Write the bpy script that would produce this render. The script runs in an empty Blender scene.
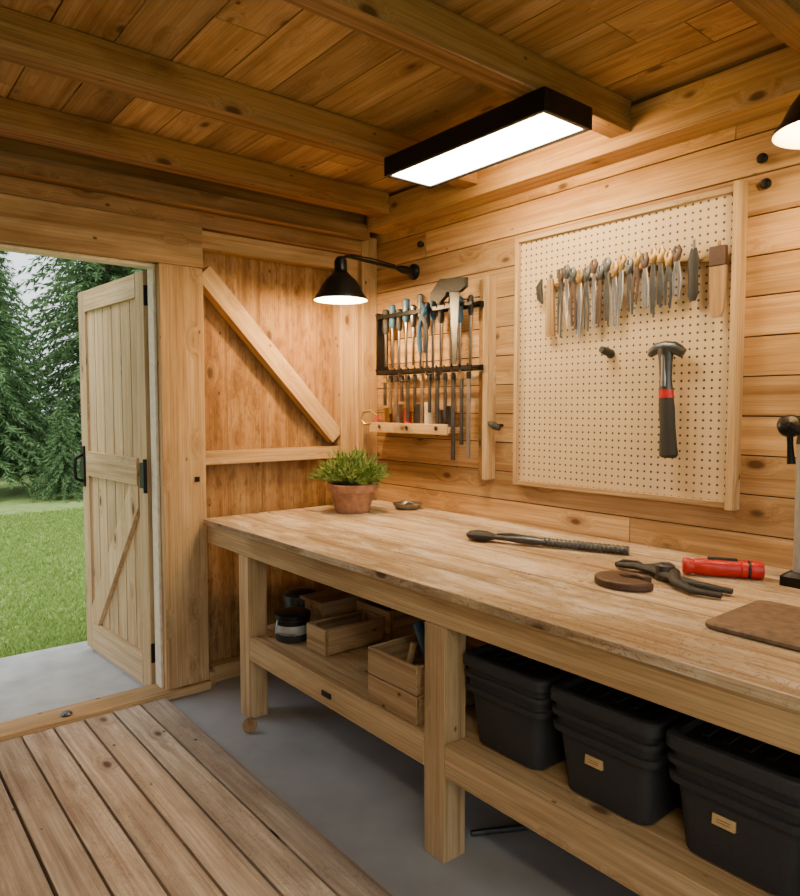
import bpy, bmesh, math, random
from mathutils import Vector, Matrix
random.seed(7)
R=random.random
def U(a,b): return a+(b-a)*random.random()
scene=bpy.context.scene
# ------------------------------------------------------------ materials
def _mat(name):
    m=bpy.data.materials.new(name); m.use_nodes=True
    nt=m.node_tree; nt.nodes.clear()
    o=nt.nodes.new('ShaderNodeOutputMaterial'); b=nt.nodes.new('ShaderNodeBsdfPrincipled')
    nt.links.new(b.outputs[0],o.inputs[0])
    return m,nt,b
def plain(name,col,rough=.5,metal=0,var=.12,nscale=30,bump=.05,emit=0,ecol=None,spec=.5):
    m,nt,b=_mat(name); L=nt.links.new
    tc=nt.nodes.new('ShaderNodeTexCoord'); n=nt.nodes.new('ShaderNodeTexNoise')
    n.inputs['Scale'].default_value=nscale; n.inputs['Detail'].default_value=4
    L(tc.outputs['Object'],n.inputs['Vector'])
    r=nt.nodes.new('ShaderNodeValToRGB')
    r.color_ramp.elements[0].position=.3; r.color_ramp.elements[1].position=.7
    r.color_ramp.elements[0].color=(*[c*(1-var) for c in col],1)
    r.color_ramp.elements[1].color=(*[min(1,c*(1+var)) for c in col],1)
    L(n.outputs['Fac'],r.inputs[0]); L(r.outputs[0],b.inputs['Base Color'])
    b.inputs['Roughness'].default_value=rough; b.inputs['Metallic'].default_value=metal
    b.inputs['Specular IOR Level'].default_value=spec
    if bump:
        bp=nt.nodes.new('ShaderNodeBump'); bp.inputs['Strength'].default_value=bump; bp.inputs['Distance'].default_value=.01
        L(n.outputs['Fac'],bp.inputs['Height']); L(bp.outputs[0],b.inputs['Normal'])
    if emit:
        b.inputs['Emission Color'].default_value=(*(ecol or col),1); b.inputs['Emission Strength'].default_value=emit
    return m
def mth(nt,op,a,b=None,c=None,clamp=False):
    n=nt.nodes.new('ShaderNodeMath'); n.operation=op; n.use_clamp=clamp
    for i,x in enumerate((a,b,c)):
        if x is None: continue
        if isinstance(x,(int,float)): n.inputs[i].default_value=x
        else: nt.links.new(x,n.inputs[i])
    return n.outputs[0]
def sstep(nt,x,a,b,lo,hi):
    n=nt.nodes.new('ShaderNodeMapRange'); n.interpolation_type='SMOOTHSTEP'
    nt.links.new(x,n.inputs[0])
    for i,v in zip((1,2,3,4),(a,b,lo,hi)): n.inputs[i].default_value=v
    return n.outputs[0]
def wood(name,dark,mid,light,axis,rough=.65,knot=.55,var=.3,bump=.35,blotch=.0,bcol=(.08,.04,.015),spec=.2,kden=1.45,bs=(3,5),br=(.45,.68),scr=0,stain=.22,gac=30,pin=.28):
    m,nt,b=_mat(name); L=nt.links.new; N=nt.nodes.new
    tc=N('ShaderNodeTexCoord'); g=N('ShaderNodeNewGeometry'); r=g.outputs['Random Per Island']
    cx=N('ShaderNodeCombineXYZ')
    L(mth(nt,'MULTIPLY',r,37.3),cx.inputs[0]);L(mth(nt,'MULTIPLY',r,91.7),cx.inputs[1]);L(mth(nt,'MULTIPLY',r,53.1),cx.inputs[2])
    add=N('ShaderNodeVectorMath'); L(tc.outputs['Object'],add.inputs[0]); L(cx.outputs[0],add.inputs[1])
    def mp(al,ac,src):
        v=N('ShaderNodeVectorMath'); v.operation='MULTIPLY'; L(src,v.inputs[0])
        s=[ac,ac,ac]; s['XYZ'.index(axis)]=al; v.inputs[1].default_value=s
        return v.outputs[0]
    def noise(al,ac,src,det=4,dist=0,ro=.5):
        n=N('ShaderNodeTexNoise'); n.inputs['Scale'].default_value=1; n.inputs['Detail'].default_value=det; n.inputs['Distortion'].default_value=dist; n.inputs['Roughness'].default_value=ro
        L(mp(al,ac,src),n.inputs['Vector']); return n.outputs['Fac']
    def vor(al,ac,gt):
        vo=N('ShaderNodeTexVoronoi'); vo.inputs['Scale'].default_value=1; L(mp(al,ac,add.outputs[0]),vo.inputs['Vector'])
        sp=N('ShaderNodeSeparateColor'); L(vo.outputs['Color'],sp.inputs[0])
        return vo.outputs['Distance'],mth(nt,'GREATER_THAN',sp.outputs[0],1-gt)
    d,gate=vor(2.6*kden,5.2*kden,knot)
    km=mth(nt,'MULTIPLY',sstep(nt,d,.07,.16,1,0),gate)
    halo=mth(nt,'MULTIPLY',sstep(nt,d,.08,.42,1,0),gate)
    d2,g2=vor(7.5,12,pin)
    pm=mth(nt,'MULTIPLY',sstep(nt,d2,.05,.11,1,0),g2)
    off=N('ShaderNodeCombineXYZ')
    for i in range(3): L(mth(nt,'MULTIPLY',halo,.04),off.inputs[i])
    a2=N('ShaderNodeVectorMath'); L(add.outputs[0],a2.inputs[0]); L(off.outputs[0],a2.inputs[1])
    n1=noise(.8,gac,a2.outputs[0],6,.5)
    n2=noise(3,170,a2.outputs[0],3)
    n3=noise(bs[0],bs[1],add.outputs[0],6,0,.65)
    n5=noise(1.3,4.5,add.outputs[0],5,.4,.6)
    rp=N('ShaderNodeValToRGB'); e=rp.color_ramp.elements
    e[0].position=.28;e[0].color=(*dark,1); e[1].position=.68;e[1].color=(*light,1)
    x=e.new(.46); x.color=(*mid,1)
    L(n1,rp.inputs[0])
    def mixc(bl,fac,a,bb):
        mx=N('ShaderNodeMix'); mx.data_type='RGBA'; mx.blend_type=bl
        for s,k in ((fac,0),(a,6),(bb,7)):
            if isinstance(s,(int,float)): mx.inputs[k].default_value=s
            elif isinstance(s,tuple): mx.inputs[k].default_value=(*s,1)
            else: L(s,mx.inputs[k])
        return mx.outputs[2]
    def gray(v):
        c=N('ShaderNodeCombineColor')
        for i in range(3): L(v,c.inputs[i])
        return c.outputs[0]
    c=mixc('MULTIPLY',1.0,rp.outputs[0],gray(sstep(nt,n2,.3,.7,.80,1.10)))
    rr=mth(nt,'FRACT',mth(nt,'MULTIPLY',r,13.37))
    c=mixc('MULTIPLY',1.0,c,gray(mth(nt,'ADD',mth(nt,'MULTIPLY',rr,var),1-var*.6)))
    if blotch: c=mixc('MIX',mth(nt,'MULTIPLY',sstep(nt,n3,br[0],br[1],0,1),blotch),c,bcol)
    if stain: c=mixc('MULTIPLY',sstep(nt,n5,.40,.66,0,1),c,(1-stain,1-stain*1.15,1-stain*1.35))
    if scr:
        n4=noise(9,14,add.outputs[0],5,2.5)
        band=sstep(nt,mth(nt,'ABSOLUTE',mth(nt,'SUBTRACT',n4,.5)),.0,.02,1,0)
        c=mixc('MIX',mth(nt,'MULTIPLY',mth(nt,'MULTIPLY',band,scr),sstep(nt,n5,.35,.55,0,1)),c,tuple(v*.5 for v in dark))
    c=mixc('MIX',mth(nt,'MULTIPLY',halo,.28),c,tuple(v*.6 for v in dark))
    c=mixc('MIX',mth(nt,'MULTIPLY',mth(nt,'MAXIMUM',km,pm),.80),c,(.05,.022,.009))
    L(c,b.inputs['Base Color']); b.inputs['Roughness'].default_value=rough; b.inputs['Specular IOR Level'].default_value=spec
    h=mth(nt,'ADD',mth(nt,'MULTIPLY',n1,.5),mth(nt,'MULTIPLY',n2,.5))
    bp=N('ShaderNodeBump'); bp.inputs['Strength'].default_value=bump; bp.inputs['Distance'].default_value=.006
    L(h,bp.inputs['Height']); L(bp.outputs[0],b.inputs['Normal'])
    return m
def trio(n,*a,**k): return [wood(n+'_'+ax.lower(),*a,axis=ax,**k) for ax in 'XYZ']
WALL=trio('pine_wall',(.37,.20,.080),(.54,.335,.150),(.64,.43,.215),knot=.5,var=.35,stain=.28)
FRM=trio('pine_frame',(.36,.21,.09),(.49,.32,.15),(.57,.40,.215),knot=.5,var=.2,stain=.28)
CEIL=trio('pine_ceiling',(.33,.19,.08),(.48,.305,.145),(.57,.39,.205),knot=.7,var=.5,stain=.35)
JST=trio('joist_wood',(.20,.107,.046),(.30,.172,.08),(.39,.238,.117),knot=.5,bump=.5,stain=.3)
SID=trio('aged_siding',(.24,.12,.042),(.37,.205,.078),(.47,.285,.12),knot=.35,blotch=.6,bcol=(.15,.07,.024),var=.15,bump=.8,bs=(12,34),br=(.46,.66),stain=.35,gac=22,scr=.3,pin=.4)
BEN=trio('bench_wood',(.36,.235,.13),(.54,.40,.25),(.64,.51,.355),knot=.3,rough=.8,var=.28,blotch=.75,bcol=(.68,.60,.49),bs=(3.5,13),br=(.48,.62),scr=.8,spec=.1,bump=.7,stain=.38,pin=.25)
LEG=trio('bench_leg_wood',(.39,.245,.11),(.54,.37,.185),(.63,.46,.26),knot=.5,var=.2,stain=.26)
DECK=trio('deck_wood',(.33,.25,.19),(.48,.39,.305),(.58,.485,.39),knot=.25,rough=.85,var=.28,blotch=.5,bcol=(.27,.205,.155),bump=.7,bs=(4,24),spec=.12,stain=.2,scr=.5)
DOOR=trio('door_wood',(.45,.29,.135),(.60,.42,.225),(.69,.51,.30),knot=.3,var=.25)
CRT=trio('crate_wood',(.22,.13,.06),(.42,.27,.13),(.52,.37,.21),knot=.4,var=.4)
BLACK=plain('black_metal',(.012,.012,.013),.38,.6,spec=.5)
PLAS=plain('black_plastic',(.026,.027,.030),.6,0,bump=.15,nscale=120,spec=.35)
STEEL=plain('steel',(.34,.345,.36),.34,1)
DSTEEL=plain('dark_steel',(.10,.105,.11),.4,.9)
GREY=plain('grey_enamel',(.36,.37,.36),.4,.3)
BRASS=plain('aged_brass',(.34,.21,.07),.4,.8)
RED=plain('red_plastic',(.50,.015,.012),.35)
BLUE=plain('blue_plastic',(.03,.10,.20),.4)
RUB=plain('black_rubber',(.02,.02,.02),.6,nscale=200,bump=.2)
TAN=plain('label_tan',(.50,.34,.15),.5)
LEATH=plain('brown_leather',(.07,.035,.02),.5,bump=.2,nscale=90)
GAP=plain('dark_gap_wood',(.06,.03,.012),.9)
MATB=plain('brown_hardboard',(.15,.10,.065),.7,bump=.3,nscale=40,var=.35)
TERRA=plain('terracotta',(.34,.18,.105),.85,var=.3,nscale=25)
SOIL=plain('soil',(.03,.02,.012),.95,bump=.8)
ENAM=plain('cream_enamel',(.8,.72,.58),.4)
PANEL=plain('light_panel',(1,.95,.85),.5,emit=37,ecol=(1,.84,.58),bump=0)
GLOWBAR=plain('added_glow_bar',(1,.8,.5),.5,emit=190,ecol=(1,.60,.22),bump=0)  # glowing bar added only to warm the wall above the pegboard
BULB=plain('bulb_glass',(1,.9,.7),.4,emit=40,ecol=(1,.74,.42),bump=0)
CONC=plain('concrete',(.33,.345,.36),.6,var=.16,nscale=3.5,bump=.1)
PAD=plain('pad_concrete',(.40,.40,.385),.8,var=.2,nscale=5,bump=.3)
WHITE=plain('white_trim',(.72,.62,.46),.5)
def leafmat(name,a,b_,tr=.25):
    m,nt,b=_mat(name); g=nt.nodes.new('ShaderNodeNewGeometry'); r=nt.nodes.new('ShaderNodeValToRGB')
    r.color_ramp.elements[0].color=(*a,1); r.color_ramp.elements[1].color=(*b_,1)
    nt.links.new(g.outputs['Random Per Island'],r.inputs[0]); nt.links.new(r.outputs[0],b.inputs['Base Color'])
    b.inputs['Roughness'].default_value=.8; b.inputs['Specular IOR Level'].default_value=.1
    t=nt.nodes.new('ShaderNodeBsdfTranslucent'); nt.links.new(r.outputs[0],t.inputs[0])
    mx=nt.nodes.new('ShaderNodeMixShader'); mx.inputs[0].default_value=tr
    o=[n for n in nt.nodes if n.type=='OUTPUT_MATERIAL'][0]
    nt.links.new(b.outputs[0],mx.inputs[1]); nt.links.new(t.outputs[0],mx.inputs[2]); nt.links.new(mx.outputs[0],o.inputs[0])
    return m
NEED=leafmat('spruce_needles',(.06,.13,.055),(.21,.33,.14),.35)
HERB=leafmat('herb_leaves',(.06,.15,.03),(.30,.40,.12))
BLADE=leafmat('grass_blades',(.19,.32,.06),(.38,.50,.15),.35)
GRASS=plain('lawn',(.24,.34,.09),.9,var=.3,nscale=6,bump=.4)
def pegmat():
    m,nt,b=_mat('pegboard_hardboard'); L=nt.links.new
    tc=nt.nodes.new('ShaderNodeTexCoord'); s=nt.nodes.new('ShaderNodeSeparateXYZ'); L(tc.outputs['Object'],s.inputs[0])
    P=.0300
    def cell(x): return mth(nt,'SUBTRACT',mth(nt,'FRACT',mth(nt,'DIVIDE',mth(nt,'ADD',x,5.0),P)),.5)
    a=cell(s.outputs[1]); c=cell(s.outputs[2])
    d=mth(nt,'SQRT',mth(nt,'ADD',mth(nt,'MULTIPLY',a,a),mth(nt,'MULTIPLY',c,c)))
    k=sstep(nt,d,.13,.19,1,0)
    mx=nt.nodes.new('ShaderNodeMix'); mx.data_type='RGBA'; L(k,mx.inputs[0])
    n=nt.nodes.new('ShaderNodeTexNoise'); n.inputs['Scale'].default_value=3; L(tc.outputs['Object'],n.inputs['Vector'])
    r=nt.nodes.new('ShaderNodeValToRGB'); r.color_ramp.elements[0].color=(.58,.43,.24,1); r.color_ramp.elements[1].color=(.70,.54,.335,1); L(n.outputs['Fac'],r.inputs[0])
    L(r.outputs[0],mx.inputs[6]); mx.inputs[7].default_value=(.07,.04,.02,1); L(mx.outputs[2],b.inputs['Base Color'])
    bp=nt.nodes.new('ShaderNodeBump'); bp.inputs['Strength'].default_value=.6; bp.inputs['Distance'].default_value=.004; bp.invert=True
    L(k,bp.inputs['Height']); L(bp.outputs[0],b.inputs['Normal']); b.inputs['Roughness'].default_value=.55
    return m
PEG=pegmat()
# ------------------------------------------------------------ mesh builder
class MB:
    def __init__(s,*mats): s.v=[];s.f=[];s.mi=[];s.mats=[]; [s.slot(m) for m in mats]
    def slot(s,m):
        if m not in s.mats: s.mats.append(m)
        return s.mats.index(m)
    def add(s,vs,fs,mat,T=None):
        o=len(s.v); k=s.slot(mat)
        s.v+=[tuple(T@Vector(v)) if T else tuple(v) for v in vs]
        s.f+=[tuple(i+o for i in f) for f in fs]; s.mi+=[k]*len(fs); return s
    def box(s,x0,x1,y0,y1,z0,z1,mat,T=None):
        v=[(x,y,z) for x in(x0,x1) for y in(y0,y1) for z in(z0,z1)]
        return s.add(v,[(0,1,3,2),(4,6,7,5),(0,4,5,1),(2,3,7,6),(0,2,6,4),(1,5,7,3)],mat,T)
    def tube(s,pts,rads,mat,seg=12,flat=1.0,up=(0,0,1),T=None):
        pts=[Vector(p) for p in pts]; n=len(pts)
        if isinstance(rads,(int,float)): rads=[rads]*n
        vs=[];fs=[]; up=Vector(up); prev=None
        for i,p in enumerate(pts):
            t=(pts[min(i+1,n-1)]-pts[max(i-1,0)]).normalized()
            if prev is None:
                u=up if abs(up.dot(t))<.95 else Vector((1,0,0))
            else: u=prev
            u=(u-t*u.dot(t)).normalized(); prev=u; w=t.cross(u)
            for k in range(seg):
                a=2*math.pi*k/seg
                vs.append(p+rads[i]*(u*math.cos(a)*flat+w*math.sin(a)))
        for i in range(n-1):
            for k in range(seg):
                k2=(k+1)%seg; fs.append((i*seg+k,i*seg+k2,(i+1)*seg+k2,(i+1)*seg+k))
        fs.append(tuple(range(seg))); fs.append(tuple((n-1)*seg+k for k in range(seg)))
        return s.add(vs,fs,mat,T)
    def lathe(s,prof,c,mat,seg=32,axis=None,T=None):
        M=Matrix.Translation(c)
        if axis is not None: M=M@Vector((0,0,1)).rotation_difference(Vector(axis)).to_matrix().to_4x4()
        if T: M=T@M
        vs=[];fs=[]
        for r,z in prof:
            for k in range(seg):
                a=2*math.pi*k/seg; vs.append((max(r,1e-5)*math.cos(a),max(r,1e-5)*math.sin(a),z))
        for i in range(len(prof)-1):
            for k in range(seg):
                k2=(k+1)%seg; fs.append((i*seg+k,i*seg+k2,(i+1)*seg+k2,(i+1)*seg+k))
        if prof[0][0]>0.0001: fs.append(tuple(range(seg)))
        if prof[-1][0]>0.0001: fs.append(tuple((len(prof)-1)*seg+k for k in range(seg)))
        return s.add(vs,fs,mat,M)
    def shell(s,prof,c,mat,seg=32,axis=None):
        n=len(s.f); s.lathe(prof,c,mat,seg,axis)
        cnt=int(prof[0][0]>.0001)+int(prof[-1][0]>.0001)
        for _ in range(cnt): s.f.pop(); s.mi.pop()
        return s
    def loft(s,rings,mat,n=4):
        vs=[];fs=[];N=4*(n+1)
        for (cx,cy,hx,hy,r,z) in rings:
            for q,(sx,sy) in enumerate(((1,1),(-1,1),(-1,-1),(1,-1))):
                for k in range(n+1):
                    a=math.pi/2*(q+k/n)
                    vs.append((cx+sx*(hx-r)+r*math.cos(a),cy+sy*(hy-r)+r*math.sin(a),z))
        for i in range(len(rings)-1):
            for k in range(N):
                k2=(k+1)%N; fs.append((i*N+k,i*N+k2,(i+1)*N+k2,(i+1)*N+k))
        fs.append(tuple(range(N))); fs.append(tuple((len(rings)-1)*N+k for k in range(N)))
        return s.add(vs,fs,mat)
    def prism(s,out,d0,d1,plane,mat,T=None):
        def P(a,b,d): return {'YZ':(d,a,b),'XZ':(a,d,b),'XY':(a,b,d)}[plane]
        n=len(out); vs=[P(a,b,d0) for a,b in out]+[P(a,b,d1) for a,b in out]
        fs=[(i,(i+1)%n,(i+1)%n+n,i+n) for i in range(n)]+[tuple(range(n)),tuple(range(n,2*n))]
        return s.add(vs,fs,mat,T)
    def obj(s,name,bevel=0,M=None,seg=2,angle=35,norm=True):
        if M is None:
            xs=[v[0] for v in s.v];ys=[v[1] for v in s.v];zs=[v[2] for v in s.v]
            c=Vector(((min(xs)+max(xs))/2,(min(ys)+max(ys))/2,min(zs)))
            s.v=[(v[0]-c.x,v[1]-c.y,v[2]-c.z) for v in s.v]; M=Matrix.Translation(c)
        me=bpy.data.meshes.new(name); me.from_pydata(s.v,[],s.f)
        for m in s.mats: me.materials.append(m)
        me.polygons.foreach_set('material_index',s.mi)
        if norm:
            bm=bmesh.new(); bm.from_mesh(me); bmesh.ops.recalc_face_normals(bm,faces=bm.faces); bm.to_mesh(me); bm.free()
            me.shade_smooth(); me.set_sharp_from_angle(angle=math.radians(angle))
        me.update()
        o=bpy.data.objects.new(name,me); scene.collection.objects.link(o); o.matrix_world=M
        if bevel:
            b=o.modifiers.new('bevel','BEVEL'); b.width=bevel; b.segments=seg; b.limit_method='ANGLE'; b.angle_limit=math.radians(40)
        return o
WX,WY,WZ=WALL;FX,FY,FZ=FRM
# ------------------------------------------------------------ room shell
DY=3.34; RX=2.56
m=MB(); z=0
while z<2.62:
    h=.142; ys=-1.5
    while ys<3.47:
        ye=min(3.47,ys+U(1.6,3.2)); 
        if 3.47-ye<.5: ye=3.47
        m.box(RX,RX+.022,ys,ye-.003,z,min(z+h-.005,2.66),WY); ys=ye
    z+=h
m.box(RX+.010,RX+.06,-1.5,3.52,0,2.66,GAP)
m.obj('wall_right',.001,seg=1)
m=MB()
x=1.44
while x<2.56: m.box(x,min(x+.199,RX-.001),3.46,3.48,0,2.62,SID[2]); x+=.2
x=-1.5
while x<.2: m.box(x,x+.118,3.44,3.46,0,2.3,SID[2]); x+=.122
m.box(-1.5,.22,3.48,3.5,0,2.62,JST[0]); m.box(1.30,RX,3.485,3.51,0,2.62,JST[0]); m.box(.22,1.30,3.485,3.51,2.15,2.62,JST[0])
m.obj('wall_back',.001)
m=MB()
m.box(1.24,1.462,DY,3.455,0,2.14,FZ)
m.box(.02,.24,DY,3.455,0,2.14,FZ)
m.box(-1.5,1.462,DY-.004,3.46,2.142,2.34,FX)
m.box(1.464,2.555,3.385,3.46,2.25,2.34,FX)
m.box(1.225,1.2395,DY+.04,3.458,.045,2.14,WHITE)
m.box(.24,1.225,DY+.04,3.458,2.125,2.141,WHITE)
m.obj('door_frame',.003)
m=MB()
m.box(-1.5,RX-.1,DY+.005,3.46,2.342,2.42,JST[0]); m.box(-1.5,RX-.1,DY-.06,3.46,2.422,2.50,JST[0]); m.box(-1.5,RX-.1,DY-.02,3.46,2.502,2.628,JST[0])
m.obj('trim_1',.003)
m=MB(); m.box(2.31,2.44,3.37,3.458,0,2.25,FZ); m.box(2.445,2.556,3.34,3.458,0,2.45,FZ); m.obj('trim_2',.003)
m=MB(); m.box(1.464,2.31,3.39,3.458,1.15,1.22,FX); m.obj('trim_3',.003)
p0=Vector((1.47,3.40,2.15)); p1=Vector((2.31,3.40,1.26)); d=p1-p0; ln=d.length
Mb=Matrix.Translation(p0)@Matrix.Rotation(math.atan2(-d.z,d.x),4,'Y')
m=MB(); m.box(0.02,ln-.02,-.02,.05,-.05,.05,FX); m.obj('trim_4',.003,M=Mb)
m=MB(); m.box(.0,1.46,DY-.03,3.47,0.0,.045,FX); m.box(-1.5,-.002,DY,3.44,0,.08,FX); m.box(1.464,1.50,DY,3.44,0,.08,FX); m.box(1.5,2.31,3.38,3.455,0,.09,FX); m.obj('trim_5',.005)
m=MB(); m.box(2.43,RX-.001,-1.5,3.27,2.46,2.61,FY); m.obj('trim_6',.003)
# ceiling
m=MB(); x=-1.5
while x<2.6:
    ys=-1.5+U(0,.6); m.box(x,x+.183,-1.5,ys-.002,2.63,2.65,CEIL[1])
    while ys<3.5:
        ye=min(3.5,ys+U(1.2,2.2)); m.box(x,x+.183,ys,ye-.003,2.63,2.65,CEIL[1]); ys=ye
    x+=.188
m.box(-1.55,2.65,-1.5,3.55,2.652,2.70,GAP); m.obj('ceiling',.002)
for i,(y0,y1) in enumerate(((3.06,3.15),(2.38,2.47),(1.56,1.65),(.82,.91),(.08,.17),(-.7,-.61))):
    MB().box(-1.5,2.428,y0,y1,2.51,2.628,JST[0]).obj('ceiling_beam',.0025,seg=1)
# left wall
m=MB(); z=0
while z<2.62: m.box(-1.53,-1.5,-1.5,3.47,z,z+.138,WY); z+=.142
m.box(-1.58,-1.53,-1.5,3.5,0,2.65,JST[1]); m.obj('wall_left',.003)
# floors
MB().box(-1.55,RX+.05,-1.6,3.5,-.06,0,CONC).obj('floor')
m=MB(); x=1.22
while x>-1.5:
    ys=-1.5
    for ye in (U(-.8,.2),DY-.035):
        m.box(max(x-.120+U(-.0015,.0015),-1.5),x-.001+U(-.002,0),ys,ye-.002,.001,.026,DECK[1]); ys=ye
    x-=.128
m.box(-1.5,1.21,-1.5,DY-.04,.0003,.0009,GAP)
m.obj('floor_deck',.004)
# ------------------------------------------------------------ exterior
MB().box(-1.2,2.4,3.525,4.58,-.10,-.02,PAD).obj('concrete_pad',.008)
MB().add([(-45,4.4,-.06),(45,4.4,-.06),(45,60,-.06),(-45,60,-.06)],[(0,1,2,3)],GRASS).obj('lawn')
MB().add([(-45,-30,-.08),(45,-30,-.08),(45,4.5,-.08),(-45,4.5,-.08)],[(0,1,2,3)],GRASS).obj('ground')
vs=[];fs=[]
for _ in range(42000):
    y=4.62+6.3*R()**1.2; x=U(.10,.42)*y+U(-.6,.6); h=U(.02,.042); a=U(0,6.28); w=.004+.0007*y
    dx,dy=math.cos(a)*w,math.sin(a)*w; lx,ly=U(-.03,.03),U(-.03,.03); k=len(vs)
    vs+=[(x-dx,y-dy,-.06),(x+dx,y+dy,-.06),(x+lx,y+ly,-.06+h)]; fs.append((k,k+1,k+2))
MB().add(vs,fs,BLADE).obj('grass',norm=False)
def conifer(h,Rb,seed):
    rnd=random.Random(seed); m=MB(); m.tube([(0,0,0),(0,0,h*.97)],[.09+h*.012,.01],LEATH,8)
    vs=[];fs=[]; z=.12
    while z<h:
        t=z/h; rr=Rb*(1-t)**.8; nb=int(7+8*(1-t)); ph=rnd.random()*6.28
        for i in range(nb):
            az=ph+i*6.283/nb+rnd.uniform(-.2,.2); L=rr*rnd.uniform(.75,1.12); o=Vector((math.cos(az),math.sin(az),0)); sd=Vector((-o.y,o.x,0))
            st=max(3,int(L/.085))
            for j in range(st):
                q=(j+.6)/st; zz=z+L*(.10*q-.38*q*q)+rnd.uniform(-.03,.03); p=o*(L*q)+Vector((0,0,zz))
                for s_ in (-1,1,0,-1,1,0):
                    dr=(o*rnd.uniform(.3,.9)+sd*s_*rnd.uniform(.4,1)+Vector((0,0,rnd.uniform(-.9,.0)))).normalized()
                    l=rnd.uniform(.11,.26)*(1.1-.3*q); w=dr.cross(Vector((rnd.uniform(-1,1),rnd.uniform(-1,1),1))).normalized()*.018
                    k=len(vs); e=p+dr*l; mm=p+dr*l*.45
                    vs+=[tuple(p),tuple(mm+w),tuple(e),tuple(mm-w)]; fs.append((k,k+1,k+2,k+3))
        z+=.17
    m.add(vs,fs,NEED); return m
T1=conifer(8.5,2.3,1).obj('spruce_tree',norm=False); T2=conifer(5.2,1.7,2).obj('spruce_tree',norm=False)
T1.location=(4.35,14.2,-.1); T2.location=(2.0,13.4,-.1); T2.scale=(.8,.8,.8)
for (src,x,y,s,r) in ((T1,7.6,15.5,1,1),(T1,.6,20,.62,2),(T2,3.0,17.5,.93,3),(T2,5.9,12.9,1,1),(T1,6,19.5,1.1,4),(T1,-2.2,16,1,5),(T2,-.4,15,.8,2),(T1,11,16,1,3),(T2,9.6,13.0,1.0,5),(T1,-6,17,1,1),(T2,2.9,12.2,.30,2)):
    o=bpy.data.objects.new('spruce_tree',src.data); scene.collection.objects.link(o); o.location=(x,y,-.1); o.scale=(s,s,s); o.rotation_euler=(0,0,r)
# ------------------------------------------------------------ door leaf
DX,DYw,DZ=DOOR
m=MB(); W=.93; H0,H1=.008,2.12
n=6; pw=(W-.17)/n
for i in range(n): m.box(.085+i*pw+.004,.085+(i+1)*pw-.004,.016,.034,H0+.02,H1-.02,DZ)
m.box(.09,W-.09,.030,.036,H0+.02,H1-.02,LEATH)
m.box(0,.10,0,.045,H0,H1,DZ); m.box(W-.10,W,0,.045,H0,H1,DZ)
m.box(.101,W-.101,-.001,.045,H1-.12,H1-.001,DX); m.box(.101,W-.101,-.001,.045,H0+.001,H0+.17,DX)
m.box(.101,W-.101,-.012,.045,1.05,1.19,DX)
m.prism([(.101,1.05),(.101,.94),(W-.21,H0+.17),(W-.101,H0+.17),(W-.101,H0+.25),(.21,1.05)],-.006,.03,'XZ',DZ)
m.box(.0,.07,-.010,-.001,1.04,1.17,BLACK); m.tube([(.0,-.010,1.02),(.0,-.010,1.19)],.010,BLACK)
m.box(-.004,0,.0,.04,1.95,2.05,BLACK); m.box(-.004,0,.0,.04,.15,.25,BLACK)
m.box(W-.06,W-.01,-.012,-.001,.98,1.22,BLACK); m.tube([(W-.035,-.012,1.17),(W-.035,-.05,1.15),(W-.035,-.055,1.08),(W-.035,-.05,1.03),(W-.035,-.012,1.01)],.010,BLACK)
m.box(W-.01,W+.02,-.01,.03,1.07,1.13,BLACK)
hx,hy=1.21,3.475; fx,fy=1.15,4.40
ang=math.atan2(fy-hy,fx-hx)
m.v=[(v[0],-v[1],v[2]) for v in m.v]
m.obj('door_1',.005,M=Matrix.Translation((hx,hy,0))@Matrix.Rotation(ang,4,'Z'))
# ------------------------------------------------------------ workbench
m=MB(); BY0,BY1=-.3,3.325
xs=[1.435,1.62,1.81,2.0,2.19,2.375,2.555]
for i in range(6): m.box(xs[i]+(.0008),xs[i+1]-.0012,BY0,BY1,.857,.887,BEN[1])
m.box(1.45,1.485,BY0,BY1-.01,.765,.855,LEG[1])
m.box(1.487,2.54,BY1-.05,BY1-.01,.765,.855,LEG[0])
for y in (2.87,1.553,.233): 
    m.box(1.45,1.545,y,y+.095,0,.763,LEG[2]); m.box(2.45,2.54,y,y+.095,0,.763,LEG[2]); m.box(1.547,2.448,y+.02,y+.07,.28,.352,LEG[0]); m.box(1.487,2.54,y+.02,y+.07,.78,.855,LEG[0])
for y0,y1 in ((1.65,2.868),(.33,1.551),(-.3,.231)):
    m.box(1.45,1.487,y0,y1,.285,.392,LEG[1]); m.box(1.489,1.545,y0,y1,.36,.39,LEG[1])
for i in range(6): m.box(1.548+i*.148,1.548+i*.148+.144,BY0,2.99,.354,.388,LEG[1])
m.obj('workbench',.003)
MB().box(1.4425,1.4495,2.19,2.25,.325,.345,BLACK).obj('bench_latch_plate',.001)
# ------------------------------------------------------------ pegboard
m=MB(); y0,y1,z0,z1=1.165,2.225,1.08,2.24
m.box(2.538,2.548,y0+.02,y1-.01,z0+.01,z1-.01,PEG)
m.box(2.52,2.559,y1-.022,y1,z0,z1,LEG[2]); m.box(2.505,2.559,y0,y0+.03,z0-.005,z1+.01,LEG[2]); m.box(2.522,2.559,y0+.032,y1-.023,z0,z0+.022,LEG[1]); m.box(2.522,2.559,y0+.032,y1-.023,z1-.022,z1,LEG[1])
m.obj('pegboard',.002)
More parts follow.
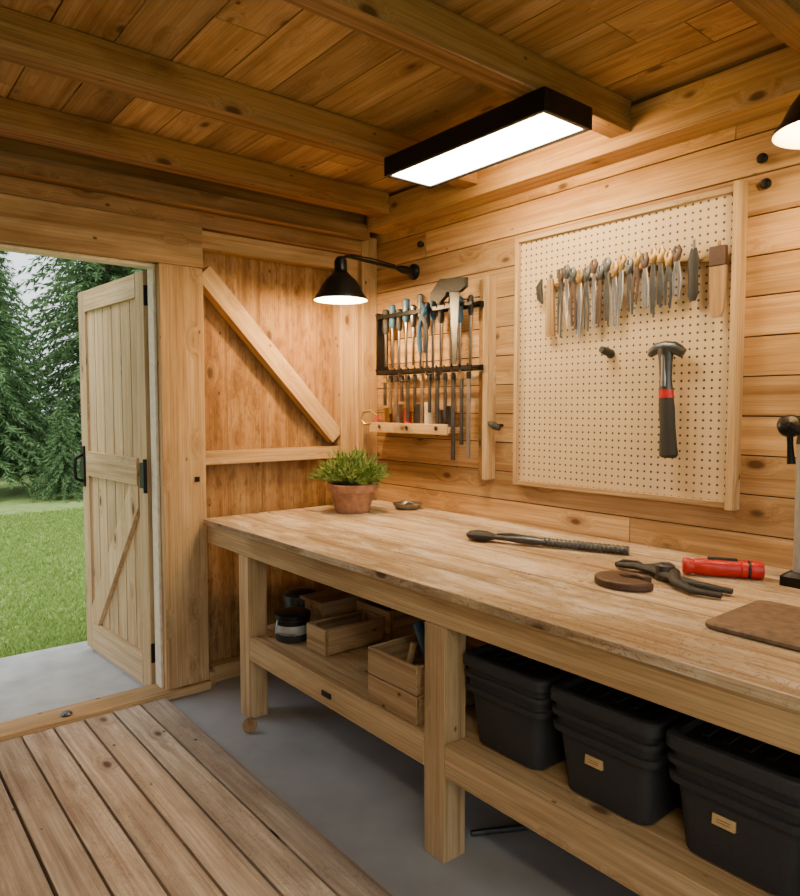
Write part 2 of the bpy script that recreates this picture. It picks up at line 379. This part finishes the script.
# plier row
m=MB(); m.box(2.515,2.525,1.22,2.045,1.985,1.999,BRASS); 
for y in (1.25,1.6,2.0): m.tube([(2.5375,y,1.992),(2.522,y,1.992)],.005,DSTEEL,8)
ys=[1.395+i*.034 for i in range(17)]
for i,y in enumerate(ys):
    x=2.497+U(-.004,.004); zt=2.05+U(-.012,.02); l=U(.17,.26)*(.85+.3*(i/17)); sp=U(.005,.012); hm=random.choice((BRASS,LEATH,DSTEEL,DSTEEL,BRASS)); sm=random.choice((DSTEEL,DSTEEL,STEEL,DSTEEL,LEATH)); lean=U(-.016,.016)
    m.tube([(x,y-.004,zt),(x,y-.012,zt-.02),(x,y,zt-.045),(x,y+.004,zt-.06)],[.005,.010,.015,.012],hm,8,flat=.7,up=(1,0,0))
    m.tube([(x,y+.006,zt-.002),(x,y+.014,zt-.02),(x,y,zt-.05)],[.005,.009,.012],hm,8,flat=.7,up=(1,0,0))
    m.tube([(x,y,zt-.05),(x,y-sp+lean*.5,zt-.05-l*.5),(x,y-sp*.7+lean,zt-.05-l)],[.008,.008,.005],sm,8,flat=.6,up=(1,0,0))
    m.tube([(x,y,zt-.05),(x,y+sp+lean*.5,zt-.05-l*.45),(x,y+sp*.8+lean,zt-.05-l*.93)],[.008,.008,.005],sm,8,flat=.6,up=(1,0,0))
m.obj('plier_set')
m=MB(); m.tube([(2.505,1.335,2.04),(2.505,1.335,2.0),(2.505,1.335,1.93),(2.505,1.335,1.87),(2.505,1.335,1.845)],[.012,.022,.020,.022,.012],RUB,12,flat=.4,up=(1,0,0)); m.tube([(2.505,1.335,2.035),(2.505,1.335,2.07)],.006,STEEL,8); m.obj('box_cutter')
m=MB(); m.box(2.490,2.512,1.210,1.270,1.96,2.03,LEATH); m.prism([(1.21,1.96),(1.27,1.96),(1.265,1.80),(1.255,1.775),(1.225,1.775),(1.215,1.80)],2.494,2.51,'YZ',CRT[2]); m.tube([(2.506,1.24,2.03),(2.506,1.24,2.05)],.007,BRASS,8); m.obj('wood_scraper',.002)
m=MB(); m.prism([(1.985,2.02),(2.015,2.02),(2.018,1.90),(2.02,1.765),(1.972,1.765),(1.978,1.90)],2.495,2.512,'YZ',CRT[2]); m.tube([(2.505,1.998,1.99),(2.505,1.998,2.04)],.008,DSTEEL,8); m.obj('wood_chisel',.003)
m=MB(); m.tube([(2.50,2.045,2.025),(2.50,2.06,1.99),(2.50,2.055,1.94),(2.50,2.04,1.915)],[.006,.018,.016,.005],RUB,10,flat=.6,up=(1,0,0)); m.obj('screwdriver_bit_holder')
m=MB(); m.tube([(2.536,1.70,1.672),(2.50,1.70,1.680),(2.47,1.705,1.688)],[.014,.018,.014],RUB,12); m.lathe([(.02,0),(.02,.006),(.012,.008)],(2.53,1.70,1.672),DSTEEL,16,axis=(-1,0,0)); m.obj('peg_hook')
# hammer
m=MB(); hxx=2.49
m.tube([(hxx,1.498,1.648),(hxx,1.49,1.662),(hxx,1.465,1.676),(hxx,1.43,1.68),(hxx,1.395,1.675),(hxx,1.375,1.664),(hxx,1.36,1.652)],[.010,.018,.022,.025,.024,.022,.019],DSTEEL,14,flat=.8,up=(1,0,0))
m.tube([(hxx,1.43,1.675),(hxx,1.43,1.62),(hxx,1.428,1.56),(hxx,1.425,1.515)],[.034,.027,.024,.028],DSTEEL,14,flat=.7,up=(1,0,0))
m.tube([(hxx-.008,1.43,1.65),(hxx-.008,1.43,1.60),(hxx-.008,1.428,1.53)],[.014,.012,.014],STEEL,12)
m.tube([(hxx,1.425,1.517),(hxx,1.424,1.485)],[.030,.030],RED,14,flat=.75,up=(1,0,0))
m.tube([(hxx,1.424,1.488),(hxx,1.42,1.44),(hxx,1.415,1.37),(hxx,1.412,1.30),(hxx,1.408,1.265),(hxx,1.408,1.255)],[.029,.032,.031,.035,.038,.028],RUB,14,flat=.7,up=(1,0,0))
m.tube([(2.537,1.43,1.655),(2.47,1.43,1.655)],.004,STEEL,8)
m.obj('claw_hammer')
# ------------------------------------------------------------ tool rack
m=MB()
m.box(2.50,2.559,2.375,2.41,1.09,2.09,LEG[2]); m.box(2.535,2.559,2.41,2.47,1.10,2.085,SID[2])
for z in (1.955,1.645): 
    m.box(2.480,2.497,2.40,3.16,z-.014,z+.014,BLACK)
    for y in (2.44,2.8,3.13): m.box(2.49,2.559,y-.008,y+.008,z-.01,z+.01,BLACK)
    m.box(2.412,2.418,2.40,3.16,z-.011,z+.011,BLACK)
    for i in range(14): m.tube([(2.481,2.425+i*.0565,z),(2.415,2.425+i*.0565,z),(2.408,2.425+i*.0565,z+.018)],.005,BLACK,6)
m.box(2.412,2.495,3.153,3.162,1.63,1.98,BLACK); m.box(2.47,2.48,2.41,3.15,1.985,1.992,DSTEEL)
m.obj('tool_rack',.002)
m=MB(); m.box(2.43,2.555,2.58,3.24,1.315,1.345,LEG[1]); m.box(2.42,2.43,2.58,3.24,1.305,1.362,LEG[1])
for y in (2.66,2.9,3.14): m.tube([(2.42,y,1.34),(2.412,y,1.34)],.012,DSTEEL,10)
m.obj('wall_shelf',.003)
m=MB(); X=2.398
m.prism([(2.42,2.075),(2.60,2.09),(2.67,2.03),(2.66,1.99),(2.60,1.975),(2.56,2.00),(2.55,2.02),(2.46,2.01),(2.42,2.03)],X-.014,X+.010,'YZ',RUB)
m.prism([(2.54,2.02),(2.47,2.02),(2.49,1.66),(2.515,1.66)],X-.002,X+.002,'YZ',DSTEEL)
m.obj('hand_saw',.004)
m=MB()
def driver(m,y,top,hl,L,hm,r=.013,x=2.450):
    m.tube([(x,y,top),(x,y,top-.008),(x,y,top-hl*.5),(x,y,top-hl*.85),(x,y,top-hl)],[r*.6,r,r*.9,r,r*.6],hm,10)
    m.tube([(x,y,top-hl+.002),(x,y,top-hl-L),(x,y,top-hl-L-.004)],[.007,.007,.004],STEEL,8)
for y,t,hl,L,hm,r in ((3.12,2.00,.14,.18,RUB,.02),(3.06,2.02,.13,.22,BLUE,.019),(3.00,1.99,.12,.25,RUB,.018),(2.94,2.04,.13,.24,BLUE,.020),(2.88,2.00,.12,.2,DSTEEL,.018),(2.82,2.05,.13,.27,DSTEEL,.017),(2.77,2.0,.14,.24,RUB,.018),(2.72,2.03,.13,.3,BLUE,.017),(2.66,2.0,.12,.26,RUB,.017),(2.58,2.02,.13,.26,RUB,.018),(2.52,2.0,.13,.24,BLUE,.017),(2.445,2.0,.1,.24,RUB,.014)):
    driver(m,y,t,hl,L,hm,r)
m.obj('screwdriver_set')
m=MB()
for y,l,w in ((3.12,.24,.022),(3.07,.29,.02),(3.02,.30,.024),(2.97,.22,.02),(2.92,.33,.026),(2.86,.25,.02),(2.80,.36,.024),(2.74,.28,.02),(2.68,.40,.026),(2.62,.32,.018),(2.56,.52,.026),(2.50,.44,.02),(2.45,.50,.022)):
    m.box(2.440,2.448,y-w/2,y+w/2,1.70-l,1.60,random.choice((STEEL,DSTEEL,DSTEEL,STEEL)))
    m.tube([(2.444,y,1.59),(2.444,y,1.61),(2.444,y,1.625)],[.013,.014,.011],random.choice((RUB,DSTEEL,CRT[2],RUB)),8)
m.obj('file_set',.001)
m=MB(); pc=2.735
for s_ in (-1,1):
    m.tube([(2.39,pc+s_*.006,1.99),(2.39,pc-s_*.016,1.95),(2.39,pc+s_*.026,1.87),(2.39,pc+s_*.026,1.80),(2.39,pc+s_*.018,1.73)],[.008,.015,.011,.014,.011],BLUE if s_>0 else DSTEEL,8)
m.obj('pliers')
m=MB()
for (y,h,mt,r) in ((3.17,.10,BRASS,.024),(3.08,.12,STEEL,.028),(2.99,.08,RED,.02),(2.90,.12,DSTEEL,.028),(2.81,.13,ENAM,.026),(2.73,.09,STEEL,.022),(2.65,.11,DSTEEL,.028)):
    m.lathe([(0,1.3462),(r,1.3462),(r,1.3462+h*.8),(r*1.05,1.3462+h*.82),(r*1.05,1.3462+h),(0,1.3462+h)],(2.505,y,0),mt,16)
m.obj('small_jars')
m=MB()
m.tube([(2.45,3.20,1.40),(2.43,3.24,1.43),(2.40,3.27,1.42),(2.39,3.28,1.38),(2.40,3.26,1.35),(2.43,3.22,1.355)],.007,BRASS,8); m.tube([(2.43,3.22,1.352),(2.46,3.19,1.40),(2.44,3.15,1.40)],.006,RED,8); m.obj('cable_coil')
for (y,z) in ((1.115,2.315),(1.10,2.225),(2.93,2.345)):
    MB().lathe([(.013,0),(.013,.01),(.018,.012),(.018,.022),(.012,.03),(0,.031)],(RX-.0005,y,z),BLACK,16,axis=(-1,0,0)).obj('wall_knob')
m=MB(); m.tube([(RX-.0005,2.33,1.36),(2.50,2.33,1.36)],.008,BLACK,8); m.tube([(2.505,2.30,1.345),(2.50,2.33,1.36),(2.50,2.365,1.37)],[.012,.02,.01],RUB,10); m.obj('wall_hook')
m=MB(); m.box(1.40,1.425,DY-.008,DY-.0005,1.075,1.10,BLACK); m.obj('light_switch',.002)
# ------------------------------------------------------------ lamps
def sconce(sx,y,sz,wallx,az,E=22):
    m=MB()
    m.lathe([(.045,0),(.045,.012),(.03,.03),(.012,.035)],(wallx,y,az),BLACK,24,axis=(-1,0,0))
    m.tube([(wallx-.02,y,az),(wallx-.09,y,az+.005),(wallx-.12,y,az+.008)],[.024,.022,.014],BLACK,12)
    m.tube([(wallx-.1,y,az+.005),(sx+.12,y,az+.02),(sx+.04,y,az+.025),(sx,y,sz+.215)],.009,BLACK,10)
    m.tube([(wallx-.14,y,az+.02),(wallx-.30,y,az+.035),(sx+.06,y,az+.035)],.004,BLACK,8)
    out=[(.138,0),(.136,.012),(.118,.035),(.098,.075),(.078,.105),(.05,.13),(.036,.145),(.033,.16),(.033,.20),(.025,.215),(.012,.225),(0,.226)]
    m.shell(out,(sx,y,sz),BLACK,40)
    m.shell([(.138,0),(.132,.003),(.114,.035),(.094,.072),(.074,.10),(.046,.125),(0,.13)],(sx,y,sz),ENAM,40)
    o=m.obj('wall_lamp')
    b=MB(); b.lathe([(0,-.0),(.014,.004),(.026,.018),(.030,.034),(.026,.052),(.015,.07),(.013,.10),(0,.10)],(sx,y,sz+.022),BULB,20)
    bo=b.obj('light_bulb'); bo.parent=o; bo.matrix_parent_inverse=o.matrix_world.inverted()
    l=bpy.data.lights.new('lamp_light','POINT'); l.energy=E; l.color=(1,.62,.27); l.shadow_soft_size=.035
    lo=bpy.data.objects.new('lamp_light',l); scene.collection.objects.link(lo); lo.location=(sx,y,sz-.02)
    lo.parent=o; lo.matrix_parent_inverse=o.matrix_world.inverted()
sconce(2.06,3.0,2.0,RX,2.205,44)
sconce(2.17,.775,2.215,RX,2.42,18)
def linear(x0,x1,y0,y1,z0,z1,glow_bar=False):
    m=MB(); w=.018
    m.box(x0,x0+w,y0,y1,z0,z1,BLACK); m.box(x1-w,x1,y0,y1,z0,z1,BLACK); m.box(x0+w,x1-w,y0,y0+w,z0,z1,BLACK); m.box(x0+w,x1-w,y1-w,y1,z0,z1,BLACK)
    m.box(x0+w,x1-w,y0+w,y1-w,z1-.015,z1,BLACK); m.box(x0+w,x1-w,y0+w,y1-w,z0+.006,z0+.012,PANEL)
    if glow_bar: m.box(x1+.0005,x1+.006,y0+.08,y1-.2,z0+.015,z0+.04,GLOWBAR)  # added glow on the wall side of the fixture, hidden from the camera
    m.obj('linear_ceiling_light',.002)
linear(1.86,2.125,1.52,2.38,2.43,2.508,True)
linear(-.2,.07,-.55,.35,2.43,2.508)  # unseen extra fixture, added out of view as fill for the room
# ------------------------------------------------------------ plant
m=MB(); c=(2.15,3.03,.888)
m.lathe([(0,0),(.085,0),(.092,.01),(.118,.105),(.118,.112),(.130,.114),(.134,.15),(.128,.155),(.118,.153),(.114,.12)],c,TERRA,36)
m.lathe([(.116,.13),(.06,.14),(0,.143)],c,SOIL,20)
vs=[];fs=[]
for i in range(250):
    a=U(0,6.283); lean=U(.05,1.0); L=U(.12,.20); r0=U(0,.07); sx,sy=math.cos(a),math.sin(a)
    pts=[]
    for j in range(7):
        t=j/6; rad=r0+L*t*lean*.88; zz=.14+L*t*(1-.45*lean)-.05*lean*t*t
        pts.append(Vector((c[0]+sx*rad,c[1]+sy*rad,c[2]+zz)))
    for j in range(1,7):
        p=pts[j]; t=(pts[j]-pts[j-1]).normalized()
        for s_ in range(3):
            dr=(t*.9+Vector((U(-1,1),U(-1,1),U(-.3,.8)))*.65).normalized(); l=U(.025,.055); w=dr.cross(Vector((U(-1,1),U(-1,1),.3))).normalized()*.0045
            k=len(vs); mm=p+dr*l*.5; vs+=[tuple(p),tuple(mm+w),tuple(p+dr*l),tuple(mm-w)]; fs.append((k,k+1,k+2,k+3))
m.add(vs,fs,HERB); m.obj('potted_herb',norm=False)
# ------------------------------------------------------------ bench-top things
ZT=.8875
m=MB(); m.lathe([(0,0),(.055,0),(.07,.012),(.078,.03),(.082,.032),(.080,.026),(.066,.010),(0,.006)],(2.45,2.93,ZT),STEEL,32); m.tube([(2.43,2.93,ZT+.016),(2.45,2.92,ZT+.022),(2.48,2.91,ZT+.018)],[.012,.016,.01],RUB,10); m.obj('metal_parts_dish')
m=MB(); a=Vector((2.07,2.08,ZT+.024)); b=Vector((2.325,1.46,ZT+.019)); D=b-a
def P(t,oz=0): return a+D*t+Vector((0,0,oz))
m.tube([P(-.0),P(.02),P(.07),P(.13),P(.18),P(.2)],[.01,.028,.038,.036,.022,.015],RUB,14,flat=.6)
m.tube([P(.17),P(.28),P(.36),P(.44),P(.5)],[.015,.018,.024,.026,.019],DSTEEL,12,flat=.7)
ts=[.49+i*.0125 for i in range(41)]
m.tube([P(t) for t in ts],[.0155+(.003 if i%2 else 0) for i in range(41)],DSTEEL,12)
m.tube([P(.2,.012),P(.3,.018),P(.4,.015)],[.006,.008,.006],STEEL,8)
m.obj('pry_bar')
m=MB()
out=[];cx,cy=1.925,1.225
for i in range(25):
    t=math.radians(-30+i*300/24); out.append((cx+.085*math.cos(t),cy+.10*math.sin(t)))
inn=[(cx+.03+.03*math.cos(math.radians(-40+i*280/12)),cy-.0+.035*math.sin(math.radians(-40+i*280/12))) for i in range(13)][::-1]
m.prism(out+inn,ZT,ZT+.026,'XY',LEATH); m.obj('leather_sheath',.007,seg=3)
m=MB()
m.tube([(2.10,1.37,ZT+.015),(2.11,1.30,ZT+.02),(2.09,1.22,ZT+.022),(2.05,1.15,ZT+.022),(2.04,1.05,ZT+.018),(2.055,.95,ZT+.014)],[.014,.018,.018,.02,.016,.012],RUB,12,flat=.7)
m.tube([(2.14,1.30,ZT+.015),(2.13,1.22,ZT+.028),(2.08,1.15,ZT+.03),(2.0,1.10,ZT+.024),(1.97,1.03,ZT+.016),(1.99,.95,ZT+.013)],[.012,.02,.022,.018,.015,.012],RUB,12,flat=.7)
m.lathe([(.03,0),(.03,.05),(.02,.056),(0,.056)],(2.08,1.18,ZT),DSTEEL,20)
m.lathe([(.012,.056),(.012,.06),(0,.062)],(2.08,1.18,ZT),STEEL,12)
m.tube([(2.14,1.30,ZT+.015),(2.17,1.33,ZT+.015),(2.15,1.38,ZT+.015),(2.10,1.37,ZT+.015)],.010,RUB,10)
m.obj('spring_clamp')
m=MB(); a=Vector((2.20,1.185,ZT+.03)); b=Vector((2.34,.975,ZT+.03)); ax=(b-a).normalized()
m.lathe([(0,0),(.024,0),(.028,.006),(.028,.02),(.024,.028),(.024,.04)],a,RED,24,axis=ax)
m.lathe([(.024,.035),(.027,.04),(.030,.10),(.028,.17),(.025,.18)],a,RED,24,axis=ax)
m.lathe([(.026,.175),(.0305,.18),(.0305,.195),(.027,.197),(.027,.205),(.0305,.207),(.0305,.235),(.026,.245),(0,.245)],a,RED,24,axis=ax)
m.lathe([(.0275,.198),(.029,.2),(.029,.204),(.0275,.206)],a,RUB,24,axis=ax)
m.box(-.010,.010,-.05,.04,.022,.033,RUB,T=Matrix.Translation((a+b)/2)@Matrix.Rotation(math.atan2(ax.y,ax.x)-math.pi/2,4,'Z'))
m.obj('red_flashlight')
m=MB()
m.loft([(1.87,.655,.165,.205,.03,ZT),(1.87,.655,.17,.21,.035,ZT+.004),(1.87,.655,.17,.21,.035,ZT+.012),(1.87,.655,.165,.205,.03,ZT+.015)],MATB,6); m.obj('cutting_mat')
m=MB(); bx,by=2.345,.870
m.loft([(bx,by,.045,.05,.012,ZT),(bx,by,.045,.05,.012,ZT+.03),(bx,by,.03,.03,.01,ZT+.045)],BLACK)
m.tube([(bx,by,ZT+.04),(bx,by,1.34)],.024,GREY,20); m.tube([(bx,by,1.335),(bx,by,1.37)],[.027,.022],BLACK,16)
m.tube([(bx,by,1.36),(bx-.02,by+.045,1.395)],.012,BLACK,12)
m.lathe([(0,0),(.026,.002),(.036,.010),(.038,.026),(.026,.038),(0,.042)],(bx+.02,by+.055,1.38),BLACK,24,axis=(-.8,-.3,.5))
m.tube([(bx-.01,by+.045,1.385),(bx-.0,by+.045,1.33),(bx-.0,by+.04,1.27)],[.011,.009,.013],BLACK,12)
m.obj('bench_lamp')
# ------------------------------------------------------------ storage bins
def bin_(cy,label=True,cx=1.775):
    m=MB(); hx,hy=.275,.165; z0=.3935
    pr=[(.0,.045),(.006,.038),(.17,.022),(.172,.008),(.19,.006),(.192,.016),(.215,.014),(.217,.004),(.232,.003),(.234,.012),(.252,.011),(.254,0),(.280,0),(.286,.005),(.286,.022),(.272,.03)]
    m.loft([(cx,cy,hx-i,hy-i,.035,z0+z) for z,i in pr],PLAS,5)
    for k in range(-2,3): 
        m.box(cx-.19,cx+.19,cy+k*.05-.008,cy+k*.05+.008,z0+.266,z0+.277,PLAS)
    if label:
        T=Matrix.Translation((cx-hx+.030,cy+.02,z0+.12))@Matrix.Rotation(math.radians(5.5),4,'Y')
        m.box(-.010,.004,-.026,.026,-.012,.012,TAN,T=T)
        for zz in (-.004,.002): m.box(-.0106,-.0102,-.016,.016,zz,zz+.0015,LEATH,T=T)
    m.obj('storage_bin',.002)
bin_(1.378,False); bin_(1.033); bin_(.688); bin_(.343)
m=MB(); m.tube([(1.72,1.33,.70),(1.74,1.40,.705),(1.76,1.47,.70)],[.02,.026,.018],RED,12); m.obj('red_handle_tool')
# ------------------------------------------------------------ crates and shelf clutter
def crate(x0,x1,y0,y1,z0,tiers,h,name='wooden_crate'):
    m=MB(); t=.014
    m.box(x0+t,x1-t,y0+t,y1-t,z0,z0+.012,CRT[1])
    for i in range(tiers):
        a=z0+i*h+.001; b=z0+(i+1)*h-.003
        m.box(x0,x0+t,y0,y1,a,b,CRT[1]); m.box(x1-t,x1,y0,y1,a,b,CRT[1])
        m.box(x0+t,x1-t,y0,y0+t,a,b,CRT[0]); m.box(x0+t,x1-t,y1-t,y1,a,b,CRT[0])
    for (x,y) in ((x0+t,y0+t),(x1-t-.018,y0+t),(x0+t,y1-t-.018),(x1-t-.018,y1-t-.018)): m.box(x,x+.018,y,y+.018,z0+.012,z0+tiers*h-.006,CRT[2])
    m.obj(name,.003)
SZ=.3935
crate(1.462,1.74,1.70,1.97,SZ,2,.10)
m=MB(); m.tube([(1.60,1.75,.47),(1.62,1.83,.60),(1.63,1.89,.66)],[.014,.024,.018],BLUE,12); m.tube([(1.66,1.78,.47),(1.66,1.83,.62)],[.012,.018],STEEL,10); m.tube([(1.55,1.87,.46),(1.57,1.84,.615)],.012,CRT[2],10); m.box(1.60,1.70,1.73,1.81,.44,.61,DSTEEL); m.obj('hand_tools',.002)
crate(1.58,1.90,2.43,2.58,SZ,1,.115)
crate(1.905,2.14,2.40,2.66,SZ,1,.14)
MB().box(1.73,1.94,2.68,2.84,SZ,.53,CRT[0]).box(1.71,1.96,2.665,2.855,.532,.546,CRT[0]).obj('wooden_box',.004)
m=MB()
for (x,y,r,h) in ((1.60,2.73,.078,.12),):
    m.lathe([(0,0),(r*.95,0),(r,.006),(r,h*.3)],(x,y,SZ),PLAS,28); m.lathe([(r*1.005,h*.28),(r*1.01,h*.3),(r*1.01,h*.6),(r,h*.62)],(x,y,SZ),GREY,28)
    m.lathe([(r,h*.6),(r,h*.8),(r*1.06,h*.82),(r*1.06,h),(r*.9,h*1.03),(0,h*1.05)],(x,y,SZ),BLACK,28)
    m.tube([(x-r,y,SZ+h*.8),(x-r*1.3,y-.02,SZ+h*.4),(x-r*.4,y-r,SZ+h*.3)],.004,STEEL,8)
m.obj('paint_tin')
m=MB(); m.lathe([(0,0),(.08,0),(.085,.01),(.085,.10),(.09,.102),(.09,.13),(.06,.15),(0,.155)],(1.78,2.955,SZ),DSTEEL,28); m.obj('paint_tin')
m=MB()
for i in range(3): m.box(2.0+i*.07,2.05+i*.07,2.72,2.9,SZ,.56+.03*i,CRT[2])
m.obj('wood_offcuts',.003)
m=MB(); m.lathe([(0,0),(.03,.0),(.034,.01),(.03,.022),(0,.024)],(1.43,2.80,.028),CRT[2],18,axis=(-.5,-.6,.5)); o=m.obj('wood_knob'); o.location.z=.001; o.location.x-=.03;o.location.y-=.03
MB().tube([(1.62,1.60,.012),(1.95,1.42,.012)],.010,DSTEEL,10).obj('steel_rod')
MB().lathe([(0,0),(.022,0),(.026,.006),(.018,.014),(0,.016)],(.78,3.36,.0455),DSTEEL,16).obj('door_stop')
# ------------------------------------------------------------ light & world
w=bpy.data.worlds.new('World'); scene.world=w; w.use_nodes=True
bg=w.node_tree.nodes['Background']; bg.inputs[0].default_value=(.92,.96,1,1); bg.inputs[1].default_value=2.05
s=bpy.data.lights.new('sun','SUN'); s.energy=2.6; s.angle=math.radians(25); s.color=(1,.96,.9)
so=bpy.data.objects.new('sun',s); scene.collection.objects.link(so); so.rotation_euler=Vector((.55,.35,-.9)).to_track_quat('-Z','Y').to_euler()
cam=bpy.data.cameras.new('Camera'); co=bpy.data.objects.new('Camera',cam); scene.collection.objects.link(co)
cam.sensor_fit='HORIZONTAL'; cam.sensor_width=36; cam.lens=694/800*36; cam.clip_start=.02; cam.clip_end=300
co.location=(0,0,1.45); co.rotation_euler=(math.pi/2-math.radians(3.38),0,-math.radians(39.3))
scene.camera=co
